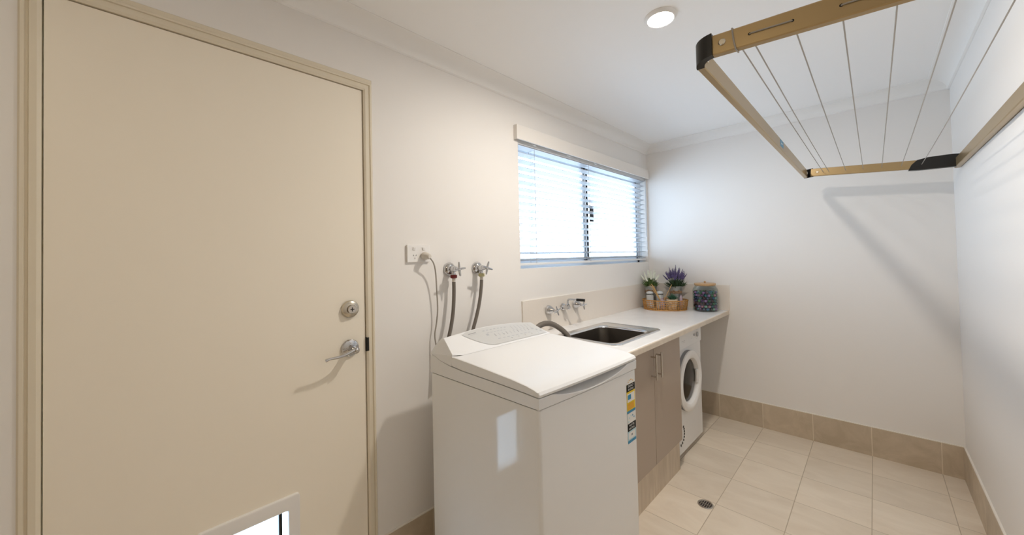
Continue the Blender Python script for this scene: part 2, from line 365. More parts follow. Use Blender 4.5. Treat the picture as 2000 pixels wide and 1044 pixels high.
# lever handle
h = MB(M_chrome).lathe([(.001, 0), (.034, 0), (.0345, .004), (.031, .009), (.022, .012), (.015, .016), (.0125, .024), (.0118, .052), (.0128, .060), (.0128, .064), (.010, .067), (.001, .0675)], (.588, .004, .990), (0, -1, 0), 32)
hd = h.build('lever_handle', leaf)
h = MB(M_chrome); pth = smooth_path([(.590, -.054, .992), (.574, -.058, .990), (.550, -.060, .982), (.520, -.060, .977), (.492, -.060, .977), (.476, -.058, .9725)], 6)
h.tube(pth, [.0085-.0040*min(1, i/len(pth)*1.4)+(.0012 if i > len(pth)-5 else 0) for i in range(len(pth))], 12); h.build('lever', hd)
h = MB(M_brush).lathe([(.001, 0), (.0072, 0), (.0072, .003), (.0052, .0045), (.001, .0045)], (.588, -.0635, .990), (0, -1, 0), 20); h.build('privacy_button', hd)
# pet door
b = MB(M_wplas)
def ring_rect(mb, o, i, y0, y1, ro, ri, m=None):
    A = lambda r, y, rad: [Vector((q.x, y, q.y)) for q in rrect(*r, 0, rad, 5)]
    mb.loft([A(o, y1, ro), A(o, y0+.002, ro), A((o[0]+.004, o[1]-.004, o[2]+.004, o[3]-.004), y0, ro*.7), A((i[0]-.002, i[1]+.002, i[2]-.002, i[3]+.002), y0+.001, ri), A(i, y0+.004, ri), A(i, y1, ri)], m, cap=False, loop=True)
ring_rect(b, (.124, .402, .12, .513), (.162, .366, .172, .467), -.010, .042, .008, .006)
pdf = b.build('pet_door_frame', leaf); tag(pdf, 'white plastic pet door frame')
b = MB(M_flap).box(.166, .362, .018, .021, .176, .463); fl = b.build('flap', pdf); tag(fl, 'clear plastic flap')
b = MB(M_black).box(.341, .3515, .010, .026, .176, .463, bev=.001).box(.166, .1725, .012, .026, .176, .463, bev=.001); b.build('flap_seal', pdf)

# ------------------------------------------------------------------ window and blind
x0, x1, z0, z1 = WIN
wr = bpy.data.objects.new('window_1', None); COL.objects.link(wr); wr.location = (x0, .09, z0); struct(wr, 'sliding aluminium window')
b = MB(M_alu); b.box(x0, x1, .085, .118, z0, z0+.035).box(x0, x1, .085, .118, z1-.035, z1).box(x0, x0+.03, .085, .118, z0, z1).box(x1-.032, x1, .085, .118, z0, z1)
b.box(x1-.038, x1-.032, .084, .110, z0+.03, z1-.03, M_black); b.build('window_frame', wr)
for (a, c, y, n) in ((x0+.03, 2.437, .104, 'fixed_sash'), (2.397, x1-.035, .092, 'sliding_sash')):
    b = MB(M_alu); b.box(a, c, y-.006, y+.006, z0+.035, z0+.062).box(a, c, y-.006, y+.006, z1-.062, z1-.035).box(a, a+.025, y-.006, y+.006, z0+.035, z1-.035).box(c-.025, c, y-.006, y+.006, z0+.035, z1-.035)
    if n == 'sliding_sash': b.box(2.391, 2.396, .082, .098, z0+.04, z1-.04, M_black)
    else: b.box(2.4375, 2.447, .085, .11, z0+.04, z1-.04, M_black)
    so = b.build(n, wr); MB(M_glass).box(a+.02, c-.02, y-.002, y+.002, z0+.05, z1-.05).build('glass', so)
b = MB(M_black).box(2.462, 2.503, .070, .086, 1.600, 1.715, bev=.003); b.build('window_latch', wr)

vb = thing('venetian_blind', 'white venetian blind with half-open slats hanging in the window', 'blind', (2.44, .035, 1.285))
b = MB(M_slat); zb = 1.318; pitch = .0432; nS = 17; tilt = math.radians(12)
for k in range(nS):
    zc = zb + k*pitch; pr = []
    for j in range(7):
        u = -1+2*j/6; dy = u*.024; cz = .0016*(1-u*u); pr.append((dy, cz))
    up = [(dy*math.cos(tilt), cz - dy*math.sin(tilt)) for dy, cz in pr]     # room edge (-y) up
    lowr = [(dy, z-.0026) for dy, z in up][::-1]
    b.loft([[Vector((xx, .036+dy, zc+dz)) for dy, dz in up+lowr] for xx in (x0+.012, x1-.012)])
b.build('slats', vb, ang=50)
MB(M_rail).box(x0+.010, x1-.010, .012, .060, 1.284, 1.299, bev=.004).build('bottom_rail', vb)
MB(M_rail).box(x0+.008, x1-.008, .008, .064, 2.016, 2.058, bev=.002).build('head_rail', vb)
for xx in (x0+.16, 2.352, x1-.10):
    b = MB(M_slat)
    for dy in (-.025, .025): b.box(xx-.0012, xx+.0012, .036+dy-.0008, .036+dy+.0008, 1.295, 2.02)
    for k in range(nS): b.box(xx-.001, xx+.001, .012, .060, zb+k*pitch-.006, zb+k*pitch-.0045)
    b.build('ladder_cord', vb)
b = MB(M_slat)
for dx, zz in ((0, 1.48), (.008, 1.36)):
    b.tube([(x1-.03+dx, -.006, 2.03), (x1-.03+dx, -.007, 1.8), (x1-.028+dx, -.006, zz)], .0012, 6)
b.build('pull_cord', vb)
for dx, zz in ((0, 1.48), (.008, 1.36)):
    MB(M_wplas).lathe([(.002, .018), (.0045, .012), (.006, -.012), (.003, -.018)], (x1-.028+dx, -.007, zz), n=12).build('cord_tassel', vb)
b = MB(M_val); b.box(1.545, 3.303, -.028, -.018, 2.030, 2.115, bev=.003); b.box(1.545, 1.553, -.019, -.001, 2.030, 2.115).box(3.295, 3.303, -.019, -.001, 2.030, 2.115)
tag(b.build('valance', vb), 'pale timber valance board above the slats')
for k in range(4):
    xx = (1.70, 2.06, 2.40, 2.95)[k]; MB(M_alu).tube([(xx, -.010, 2.027), (xx+.006, -.018, 2.022), (xx+.024, -.018, 2.022), (xx+.030, -.010, 2.027)], .0022, 6).build('valance_clip', vb)

# ------------------------------------------------------------------ downlight
dl = thing('downlight', 'round recessed downlight glowing in the ceiling', 'light', (*LAMP, CEIL))
b = MB(M_wplas).lathe([(.050, -.001), (.0505, -.012), (.053, -.0135), (.058, -.010), (.064, -.004), (.065, -.0005), (.050, -.0005)], (*LAMP, CEIL), n=40, cap=False); b.build('trim_ring', dl)
b = MB(M_emit).lathe([(.001, -.0135), (.022, -.0132), (.040, -.0115), (.0505, -.0080), (.0505, -.0035), (.001, -.0030)], (*LAMP, CEIL), n=40); b.build('diffuser', dl)

ol = thing('added_fill_light', 'added round fill light on the ceiling, out of view', 'light', (*FILL_AT, CEIL))  # fixture added around the unseen fill lamp
MB(M_chrome).lathe([(.001, 0), (.19, 0), (.19, -.018), (.182, -.022), (.001, -.022)], (*FILL_AT, CEIL), n=48).build('fill_light_base', ol)
M_fill = mat('fill_light_glow', (1, 1, 1), .4, emit=((1, .86, .62), .9))
MB(M_fill).lathe([(.180, -.022), (.184, -.035), (.172, -.058), (.12, -.078), (.001, -.085)], (*FILL_AT, CEIL), n=48, cap=False).build('fill_light_bowl', ol)

# ------------------------------------------------------------------ power outlet and plug
po_ = thing('power_outlet', 'white double power outlet on the wall beside the door', 'power outlet', (.896, 0, 1.362))
MB(M_wplas).box(.838, .954, -.011, 0, 1.323, 1.402, bev=.0025, seg=3).build('faceplate', po_)
for xx in (.871, .921):
    b = MB(M_wplas).obox((xx, -.0125, 1.3845), (.011, .006, .014), ((1, 0, 0), (0, .97, .2), (0, -.2, .97)), bev=.001); b.build('rocker_switch', po_)
b = MB(M_dark)
for cx in (.875,):
    for dx, dz, a in ((-.0065, .004, .5), (.0065, .004, -.5), (0, -.009, 0)):
        b.obox((cx+dx, -.0112, 1.350+dz), (.0022, .0008, .0068), ((math.cos(a), 0, math.sin(a)), (0, 1, 0), (-math.sin(a), 0, math.cos(a))))
b.build('socket_slots', po_)

# ------------------------------------------------------------------ taps
def cross_handle(mb, c, ax, ln, r0, r1, rot, m=None):
    ax = Vector(ax).normalized(); u = Vector((0, 0, 1)); u = (u-ax*u.dot(ax)).normalized(); w_ = ax.cross(u); c = Vector(c)
    mb.ball(c, r0*1.7, m, sub=2)
    for k in range(4):
        a = rot + k*PI/2; d_ = u*math.cos(a)+w_*math.sin(a)
        mb.tube([c, c+d_*ln*.3, c+d_*ln*.85 + ax*.002, c+d_*ln + ax*.003], [r0*1.1, r0, r1*1.25, r1], 10, m)
def stop_tap(x, z, rot, label, nutm, nutlab):
    t = thing('stop_tap', label, 'tap', (x, 0, z))
    MB(M_chrome).lathe([(.001, 0), (.031, 0), (.033, .003), (.031, .010), (.024, .018), (.016, .022), (.001, .022)], (x, 0, z), (0, -1, 0), 32).build('wall_flange', t)
    b = MB(M_chrome).lathe([(.012, .018), (.0145, .022), (.0155, .040), (.0135, .050), (.011, .052), (.011, .062), (.008, .064), (.006, .082), (.001, .082)], (x, 0, z), (0, -1, 0), 24)
    b.lathe([(.009, 0), (.009, .018), (.0105, .019), (.0105, .026)], (x, -.034, z-.004), (0, -.15, -1), 18); b.build('tap_body', t)
    b = MB(M_chrome); cross_handle(b, (x, -.084, z), (0, -1, 0), .034, .0062, .0038, rot); b.build('cross_handle', t)
    return t
stop_tap(1.068, 1.285, .12, 'chrome stop tap above the washing machine with the red hose nut', M_red, '')
stop_tap(1.244, 1.284, -.28, 'chrome stop tap above the washing machine with the yellowed hose nut', M_yel, '')
def inlet_hose(x, z, path, nut, lab, nl):
    h = thing('inlet_hose', lab, 'hose', (path[-1][0], path[-1][1], path[-1][2]), 'washing machine inlet hoses')
    MB(nut).lathe([(.009, 0), (.0165, -.003), (.0165, -.016), (.012, -.019), (.008, -.019)], (x, -.038, z-.026), n=8, m=nut).build('hose_nut', h)['label'] = nl
    MB(M_plug).lathe([(.0078, 0), (.0085, -.004), (.0085, -.020), (.0078, -.022)], (x, -.038, z-.043), n=16).build('collar', h)
    MB(M_hose).tube(smooth_path([(x, -.038, z-.062)] + path, 8), .0088, 12).build('tube', h)
inlet_hose(1.068, 1.285, [(1.066, -.040, 1.17), (1.056, -.046, 1.09), (1.038, -.053, 1.02), (1.012, -.060, .94), (.998, -.075, .84)], M_red, 'grey inlet hose hanging from the tap nearer the outlet, with a red nut', 'dark red hose nut')
inlet_hose(1.244, 1.284, [(1.238, -.040, 1.18), (1.222, -.044, 1.11), (1.196, -.049, 1.04), (1.162, -.055, .96), (1.130, -.070, .84)], M_yel, 'grey inlet hose hanging from the tap nearer the window, with a yellowed nut', 'yellowed hose nut')
# sink taps on the splashback (face at y=-.010)
def sink_tap(x, z, rot, label):
    t = thing('sink_tap', label, 'tap', (x, -.010, z))
    MB(M_chrome).lathe([(.001, 0), (.029, 0), (.030, .002), (.0295, .009), (.025, .022), (.017, .036), (.011, .046), (.0095, .050), (.006, .052), (.001, .052)], (x, -.010, z), (0, -1, 0), 30).build('wall_flange', t)
    MB(M_chrome).lathe([(.0055, .050), (.0055, .064), (.009, .066), (.009, .074), (.006, .078)], (x, -.010, z), (0, -1, 0), 18).build('spindle', t)
    b = MB(M_chrome); cross_handle(b, (x, -.083, z), (0, -1, 0), .031, .0055, .0034, rot); b.build('cross_handle', t)
sink_tap(1.813, .998, .35, 'chrome sink tap on the splashback, nearer the washing machine')
sink_tap(2.105, 1.003, .05, 'chrome sink tap on the splashback, right of the spout')
sp = thing('sink_spout', 'chrome swivel spout with a black end on the splashback', 'spout', (1.965, -.010, 1.0))
MB(M_chrome).lathe([(.001, 0), (.023, 0), (.024, .003), (.021, .010), (.014, .014), (.012, .030), (.015, .032), (.015, .052), (.011, .056), (.001, .056)], (1.965, -.010, 1.0), (0, -1, 0), 28).build('wall_flange', sp)
b = MB(M_chrome); b.lathe([(.001, -.016), (.0125, -.016), (.0135, -.010), (.0135, .012), (.010, .016), (.001, .016)], (1.965, -.053, 1.006), n=20)
b.tube(smooth_path([(1.965, -.053, 1.015), (1.965, -.053, 1.040), (1.966, -.058, 1.050), (1.968, -.072, 1.052), (1.980, -.115, 1.051)], 6), .0062, 12); b.build('spout_pipe', sp)
MB(M_black).tube([(1.980, -.113, 1.051), (1.996, -.165, 1.0495)], .0090, 14).build('nozzle_sleeve', sp)['label'] = 'black sleeve'

# ------------------------------------------------------------------ splashback, worktop, sink
b = MB(M_splash); b.box(1.580, XF, -.009, 0, .870, 1.071, bev=.0015).box(XF-.009, XF, -.662, -.009, .870, 1.071, bev=.0015)
b.box(1.580, XF, -.0085, 0, 1.071, 1.0745, M_caulk).box(XF-.0085, XF, -.662, -.0085, 1.071, 1.0745, M_caulk)
tag(b.build('splashback', at=(2.4, -.005, .870)), 'low cream splashback strip behind the worktop', 'splashback')
WZ0, WZ1 = .8385, .870; WX0 = 1.585
b = MB(M_top, M_topedge); hx0, hx1, hy0, hy1 = 1.728, 2.150, -.520, -.180
for (a, c, d_, e) in ((WX0, hx0, -.640, 0), (hx1, XF, -.640, 0), (hx0, hx1, -.640, hy0), (hx0, hx1, hy1, 0)):
    b.poly([(a, d_, WZ1), (c, d_, WZ1), (c, e, WZ1), (a, e, WZ1)], M_top); b.poly([(a, d_, WZ0), (a, e, WZ0), (c, e, WZ0), (c, d_, WZ0)], M_topedge)
# rolled front edge
edge = [(-.640, WZ1), (-.647, WZ1-.0012), (-.652, WZ1-.0045), (-.654, WZ1-.010), (-.654, WZ0), (-.640, WZ0)]
for (y0_, z0_), (y1_, z1_), m in zip(edge, edge[1:], (M_top, M_topedge, M_topedge, M_topedge, M_topedge)):
    b.poly([(WX0, y0_, z0_), (WX0, y1_, z1_), (XF, y1_, z1_), (XF, y0_, z0_)], m)
b.poly([(WX0, y, z) for y, z in edge] + [(WX0, 0, WZ0), (WX0, 0, WZ1)], M_topedge); b.poly([(XF, y, z) for y, z in edge] + [(XF, 0, WZ0), (XF, 0, WZ1)], M_topedge)
for (p_, q_) in (((hx0, hy0), (hx1, hy0)), ((hx1, hy0), (hx1, hy1)), ((hx1, hy1), (hx0, hy1)), ((hx0, hy1), (hx0, hy0))):
    b.poly([(*p_, WZ0), (*q_, WZ0), (*q_, WZ1), (*p_, WZ1)], M_topedge)
bmesh.ops.remove_doubles(b.bm, verts=b.bm.verts, dist=1e-5)
tag(b.build('worktop', at=(2.45, -.327, WZ0)), 'long pale laminate worktop under the window', 'worktop')

sk = thing('sink', 'stainless steel laundry sink set into the worktop', 'sink', (1.975, -.35, .870))
b = MB(M_steel); n_ = 8
rings = [rrect(1.698, 2.252, -.558, -.147, .8702, .045, n_), rrect(1.700, 2.250, -.556, -.149, .8745, .044, n_), rrect(1.707, 2.243, -.549, -.156, .8765, .040, n_), rrect(1.716, 2.234, -.541, -.165, .8735, .036, n_),
         rrect(1.730, 2.158, -.522, -.182, .8725, .050, n_), rrect(1.734, 2.152, -.517, -.187, .870, .052, n_), rrect(1.737, 2.148, -.513, -.190, .862, .054, n_),
         rrect(1.745, 2.140, -.505, -.198, .70, .058, n_), rrect(1.757, 2.128, -.493, -.210, .678, .058, n_), rrect(1.785, 2.100, -.465, -.238, .668, .050, n_), rrect(1.92, 1.965, -.375, -.33, .664, .02, n_)]
b.loft(rings[:7], cap=False); rm = b.build('rim', sk, ang=40)
b = MB(M_steel_shade); b.loft(rings[6:], cap=False); b.face([v for v in list(b.bm.verts)[-len(rings[-1]):]]); b.build('bowl', sk, ang=40)
b = MB(M_chrome).lathe([(.001, 0), (.018, 0), (.022, .002), (.033, .003), (.036, .001), (.036, -.002), (.001, -.002)], (1.942, -.352, .667), n=28); b.build('drain_fitting', sk)

# ------------------------------------------------------------------ cabinet
cb = thing('base_cabinet', 'taupe two-door cabinet under the sink end of the worktop', 'cabinet', (1.975, -.31, 0))
CX0, CX1 = 1.60, 2.343
b = MB(M_carc); b.box(CX0, CX0+.016, -.600, -.02, .17, WZ0).box(CX1-.016, CX1, -.600, -.02, .17, WZ0, M_cab).box(CX0+.016, CX1-.016, -.600, -.02, .17, .186).box(CX0+.016, CX1-.016, -.035, -.02, .186, WZ0)
b.box(CX0+.016, CX1-.016, -.600, -.585, .80, WZ0); b.build('carcass', cb)
b = MB(M_kick).box(CX0, CX1-.002, -.603, -.590, 0, .170).box(CX1-.018, CX1-.002, -.590, -.02, 0, .170); b.build('kickboard', cb)['label'] = 'beige tiled kickboard'
for (a, c, hx, pre) in ((CX0, 1.9695, 1.937, 0), (1.9725, CX1+.003, 2.003, 1)):
    dr = MB(M_cab).box(a, c, -.620, -.602, .187, .831, bev=.0012).build('cabinet_door', cb)
    b = MB(M_brush).tube([(hx, -.650, .660), (hx, -.650, .796)], .0055, 14)
    for zz in (.676, .780): b.tube([(hx, -.619, zz), (hx, -.650, zz)], .0042, 12)
    b.build('bar_handle', dr)

# ------------------------------------------------------------------ dryer
dy = thing('clothes_dryer', 'white front-loading dryer under the far end of the worktop', 'dryer', (2.64, -.31, 0))
DX0, DX1, DYF = 2.372, 2.878, -.570
b = MB(M_white); b.loft([rrect(DX0, DX1, DYF, -.06, z, .010, 4) for z in (.034, .822)]); b.build('body', dy)
for xx in (DX0+.05, DX1-.05):
    for yy in (DYF+.06, -.13): MB(M_black).lathe([(.018, 0), (.018, .028), (.014, .034)], (xx, yy, 0), n=14).build('foot', dy)
b = MB(M_white).box(DX0+.004, DX1-.004, DYF-.006, DYF+.004, .700, .818, bev=.003); cpn = b.build('control_panel', dy)
for (xx, zz, r) in ((2.79, .757, .017), (2.725, .763, .008)): MB(M_lmark).lathe([(.001, 0), (r, 0), (r, .007), (r*.85, .009), (.001, .009)], (xx, DYF-.006, zz), (0, -1, 0), 22).build('dial', cpn)
for (xx, zz, w_, h_) in ((2.53, .752, .06, .004), (2.54, .742, .04, .002), (2.755, .742, .012, .003), (2.755, .770, .012, .003), (2.79, .728, .03, .003), (2.79, .788, .03, .003), (2.69, .745, .012, .003)):
    MB(M_lmark).box(xx-w_/2, xx+w_/2, DYF-.0066, DYF-.006, zz-h_/2, zz+h_/2).build('panel_marking', cpn)
DC = (2.585, 0, .483)
b = MB(M_mark).lathe([(.185, -.002), (.197, -.001), (.198, .020), (.192, .024), (.185, .024)], (DC[0], DYF, DC[2]), (0, -1, 0), 64, cap=False); b.build('door_seal', dy)
b = MB(M_wplas).lathe([(.150, .008), (.196, .0195), (.199, .024), (.197, .031), (.184, .038), (.166, .038), (.150, .031), (.142, .014), (.140, .006)], (DC[0], DYF, DC[2]), (0, -1, 0), 64, cap=False)
dd = b.build('door', dy)
b = MB(M_dglass).lathe([(.001, .018), (.06, .017), (.11, .013), (.141, .006), (.141, .003), (.001, .003)], (DC[0], DYF, DC[2]), (0, -1, 0), 56); b.build('door_glass', dd)['label'] = 'dark door glass'
b = MB(M_wplas).box(DC[0]+.120, DC[0]+.150, DYF-.030, DYF-.012, DC[2]-.045, DC[2]+.045, bev=.006); b.build('door_grip', dd)
b = MB(M_dark)
for k, (xx, zz) in enumerate(((2.500, .196), (2.510, .179), (2.514, .162), (2.514, .145), (2.509, .128), (2.498, .112), (2.478, .099), (2.452, .092))):
    a = (-.5, -.2, 0, 0, .25, .6, 1.0, 1.3)[k]
    b.obox((xx, DYF-.0006, zz), (.017, .0014, .0115), ((math.cos(a), 0, -math.sin(a)), (0, 1, 0), (math.sin(a), 0, math.cos(a))))
b.build('vent_slots', dy)

# ------------------------------------------------------------------ washing machine
WX, WW = .858, .587
def wwarp(v):     # the front of the cabinet runs slightly out of parallel with the wall
    t = min(max((v.x-WX)/WW, 0), 1); f = min(max((-v.y-.15)/.6, 0), 1.05)
    return Vector((v.x, v.y - .028*t*f - .006*f*math.sin(PI*t), v.z))
def WMB(*m): q = MB(*m); q.warp = wwarp; return q
wm = thing('washing_machine', 'white top-loading washing machine in the foreground', 'washing machine', (WX+WW/2, -.45, 0))
def foot_ring(z, ins=0, r=.014):
    ring = []
    for q in rrect(WX+ins, WX+WW-ins, -.750+ins, -.150-ins, z, r, 5): ring.append(q)
    # subdivide the front run so it can bow
    out = []
    for i, q in enumerate(ring):
        nx = ring[(i+1) % len(ring)]; out.append(q)
        if (nx-q).length > .3:
            for k in range(1, 8): out.append(q.lerp(nx, k/8))
    return out
b = WMB(M_white).loft([foot_ring(.022, .003), foot_ring(.025), foot_ring(.856), foot_ring(.859, .002)]); b.build('cabinet', wm)
for xx in (WX+.06, WX+WW-.06):
    for yy in (-.70, -.20): WMB(M_black).lathe([(.020, 0), (.020, .014), (.014, .022)], (xx, yy, 0), n=14).build('foot', wm)
# top cap, with a finger scoop under the front of the lid
xs = [WX+WW*k/40 for k in range(41)]
def zfront(x):
    u = (x-1.148)/.222
    return .8965-(.028*(1-u*u)**.8 if abs(u) < 1 else 0)
def capring(x, ins=0):
    zf = zfront(x)
    pts = [(-.151+0, .8625), (-.151, .915), (-.160, .934), (-.175, .9345), (-.225, .920), (-.290, .9105), (-.37, .906), (-.45, .905), (-.60, .9025), (-.660, .9005), (-.690, min(.8995, zf+.012)), (-.7515, zf), (-.7525, zf-.002), (-.7515, .8625)]
    return [Vector((x, y + (ins if y > -.2 else (-ins if False else 0)), z)) for y, z in pts]
b = WMB(M_wplas2).loft([capring(x) for x in xs]); b.build('top_cap', wm, ang=28)
b = WMB(M_dark).loft([[q for q in foot_ring(.857, .004)], [q for q in foot_ring(.8645, .004)]]); b.build('seam_shadow_gap', wm)
# lid
def lidring(x, i=0):
    pts = [(-.3005, .915), (-.37, .9095), (-.45, .9085), (-.60, .906), (-.700, .903), (-.7535+.004*i, .9005), (-.7545+.005*i, .908-.001*i), (-.748, .9155-.001*i), (-.733, .9205-.0012*i), (-.700, .9270-.0015*i), (-.63, .9345-.002*i), (-.515, .9415-.002*i), (-.40, .9475-.002*i), (-.330, .9505-.002*i), (-.301, .950-.001*i)]
    return [Vector((x, y, z)) for y, z in pts]
ld = [lidring(WX, 1.2), lidring(WX+.0015, .6), lidring(WX+.005, 0)] + [lidring(x) for x in xs[1:-1]] + [lidring(WX+WW-.006, 0), lidring(WX+WW-.002, .8), lidring(WX+WW, 2)]
b = WMB(M_wplas2).loft(ld); lid = b.build('lid', wm, ang=28)
# console
def lerp(a, c, t): return a+(c-a)*t
XZ = [(.858+.0015*k, 1.0055) for k in range(20)] + [(.8899, 1.0055), (.900, 1.0055), (.935, 1.0085), (.974, 1.0115), (1.05, 1.017), (1.10, 1.0185), (1.136, 1.0185), (1.18, 1.0168), (1.228, 1.0142), (1.28, 1.011), (1.324, 1.0075), (1.37, 1.0025), (1.415, .9965), (1.432, .992), (1.441, .984), (1.445, .972)]
def conring(x, zt):
    key = [(-.156, .950), (-.162, .966), (-.175, .983), (-.190, zt-.005), (-.205, zt), (-.235, lerp(zt, .951, .26)), (-.27, lerp(zt, .951, .56)), (-.305, lerp(zt, .951, .88)), (-.319, .951)]
    ye = -.319 if x >= .90 else -.3035-.0155*(x-.858)/.042; pts = [(-.153, .936)]
    for k in range(49):
        y = lerp(-.156, ye, k/48)
        for (a, fa), (c, fc) in zip(key, key[1:]):
            if c <= y <= a+1e-9: z = lerp(fa, fc, (a-y)/(a-c)); break
        if x < .90: z = min(z, .953+2.0*(x-.858)-.096*(y+.29))
        pts.append((y, min(z, zt)))
    pts += [(-.303, .9485), (-.2985, .9125), (-.225, .9215), (-.175, .9360)]
    return [Vector((x, y, z)) for y, z in pts]
b = WMB(M_wplas2).loft([conring(x, z) for x, z in XZ]); con = b.build('console', wm, ang=24)
def ztop(x):
    for (a, za), (c, zc) in zip(XZ, XZ[1:]):
        if a <= x <= c: return lerp(za, zc, (x-a)/(c-a))
    return 1.0
def onface(x, y, off=.0012):   # point on the sloping console face
    zt = ztop(x); t = min(max((y+.205)/(-.319+.205), 0), 1)
    ty = [(-.205, 0), (-.235, .26), (-.27, .56), (-.305, .88), (-.319, 1)]
    for (a, fa), (c, fc) in zip(ty, ty[1:]):
        if c <= y <= a: f = lerp(fa, fc, (a-y)/(a-c)); break
    else: f = 0
    return Vector((x, y-.0004, lerp(zt, .951, f)+off))
# printed grey panel as a strip following the face
N = 36; topc, botc = [], []
for k in range(N+1):
    t = k/N; x = lerp(.972, 1.428, t)
    yt = -.209 if t > .06 else lerp(-.218, -.209, t/.06)
    yb = -.209 - (.100 if t > .28 else .100*math.sin(PI/2*(t/.28)**.75))
    yb = max(yb, -.309)
    if t > .93: yt = -.209-(t-.93)/.07*.0
    topc.append((x, yt)); botc.append((x, min(yb, yt-.002)))
b = WMB(M_grey); rows = 7
G = [[b.bm.verts.new(onface(x, lerp(yt, yb, j/rows), .0014)) for j in range(rows+1)] for (x, yt), (_, yb) in zip(topc, botc)]
for i in range(N):
    for j in range(rows): b.face((G[i][j], G[i+1][j], G[i+1][j+1], G[i][j+1]))
pan = b.build('control_panel', con)
b = WMB(M_mark)
def mk(x, y, w_, h_, m=M_mark, off=.0019):
    b.poly([onface(x-w_/2, y-h_/2, off), onface(x+w_/2, y-h_/2, off), onface(x+w_/2, y+h_/2, off), onface(x-w_/2, y+h_/2, off)], m)
mk(1.022, -.226, .042, .0030); mk(1.024, -.233, .036, .0015, M_lmark)
rr = random.Random(3)
for k in range(7): mk(1.085+.022*k, -.228, .012, .004, M_lmark)
for k in range(6): mk(1.10+.020*k, -.243, .014, .0025, M_lmark)
mk(1.088, -.252, .014, .010, M_lmark); mk(1.175, -.266, .006, .005)
for k in range(11): mk(1.125+.024*k, -.262, .003, .016, M_lmark if k % 3 else M_mark)
for k in range(8): mk(1.13+.028*k, -.284, .016, .003, M_lmark)
for k in range(6): mk(1.255+.024*k, -.240, .003, .030, M_lmark)
for k in range(3): mk(1.375+.016*k, -.262-.012*k, .010, .009, M_lmark)
b.build('panel_printing', pan)
for k in range(5):
    q = onface(1.20+.045*k, -.292, .001); WMB(M_grey).lathe([(.001, .0016), (.0045, .0014), (.005, 0)], q, (0, -.38, .92), 12).build('panel_button', pan)
# rating labels on the front, near the right edge
def fq(bx, x0_, x1_, z0_, z1_, m, off): bx.poly([(x0_, -.7500-off, z0_), (x1_, -.7500-off, z0_), (x1_, -.7500-off, z1_), (x0_, -.7500-off, z1_)], m)
lx0, lx1 = 1.362, 1.430; lm = (lx0+lx1)/2
e = WMB(M_paper); fq(e, lx0, lx1, .697, .812, M_yellow, .0006)
ar = [(lm-.030*math.cos(PI*k/12), -.7506, .812+.022*math.sin(PI*k/12)) for k in range(13)]; e.poly(ar, M_paper)
for k in range(1, 6):
    a = PI*k/6; e.poly([(lm-.022*math.cos(a)+.0035*math.cos(j*PI/2), -.7510, .813+.0155*math.sin(a)+.0035*math.sin(j*PI/2)) for j in range(4)], M_orange)
fq(e, lx0, lx1, .783, .812, M_ink, .0010); e.text('ENERGY', .0125, (lm, -.7513, .8035), (1, 0, 0), (0, 0, 1), M_paper); e.text('RATING', .0125, (lm, -.7513, .7905), (1, 0, 0), (0, 0, 1), M_paper)
fq(e, lx0+.005, lx1-.005, .741, .775, M_paper, .0010); fq(e, lx0+.008, lx0+.034, .751, .770, M_blue, .0013)
fq(e, lx0+.005, lx1-.010, .711, .735, M_orange, .0010); fq(e, lx0, lx1, .697, .707, M_blue, .0010)
tag(e.build('energy_label', wm), 'yellow energy rating sticker with a black heading')
e = WMB(M_paper); fq(e, lx0+.002, lx1, .578, .695, M_lblue, .0006); fq(e, lx0+.002, lx1, .656, .695, M_paper, .0010)
for k in range(5):
    a = .2+PI*.75*k/4; cx_, cz_ = lm-.024*math.cos(a), .659+.026*math.sin(a); e.poly([(cx_+.0045*math.cos(j*PI/2), -.7513, cz_+.0045*math.sin(j*PI/2)) for j in range(4)], M_blue if k > 2 else M_lblue)
fq(e, lx0+.002, lx1, .626, .656, M_ink, .0012); e.text('WATER', .0125, (lm, -.7515, .647), (1, 0, 0), (0, 0, 1), M_paper); e.text('RATING', .0125, (lm, -.7515, .634), (1, 0, 0), (0, 0, 1), M_paper)
fq(e, lx0+.007, lx1-.006, .594, .620, M_paper, .0010); fq(e, lm-.005, lm+.006, .604, .612, M_mark, .0013); fq(e, lx0+.002, lx1, .578, .589, M_blue, .0010)
tag(e.build('water_label', wm), 'pale blue water rating sticker with a black heading')

cp = smooth_path([(.923, -.050, 1.346), (.934, -.052, 1.334), (.952, -.046, 1.312), (.966, -.038, 1.27), (.975, -.030, 1.20), (.981, -.026, 1.10), (.975, -.022, 1.03), (.966, -.022, .985), (.968, -.026, .94), (.976, -.04, .88), (.980, -.06, .80)], 8)
pcord = MB(M_cord).tube(cp, .0034, 8).build('power_cord', wm)
pcord['label'] = 'grey power cord running up to the wall outlet'
MB(M_plug).lathe([(.016, .0), (.0185, .004), (.0185, .016), (.015, .026), (.0125, .040), (.0085, .044), (.001, .045)], (.920, -.0125, 1.352), (.12, -1, -.10), 24).build('plug', pcord)
dh = thing('drain_hose', 'grey ribbed drain hose hooked from behind the washing machine into the sink', 'hose', (1.74, -.20, .80))
pth = smooth_path([(1.478, -.112, .72), (1.492, -.114, .82), (1.530, -.120, .898), (1.575, -.126, .936), (1.625, -.132, .950), (1.675, -.145, .944), (1.715, -.165, .920), (1.742, -.192, .888), (1.756, -.215, .85), (1.760, -.225, .80)], 12)
MB(M_hose).tube(pth, [.0150+(.0010 if i % 2 else -.0008) for i in range(len(pth))], 16).build('hose_tube', dh, ang=60)

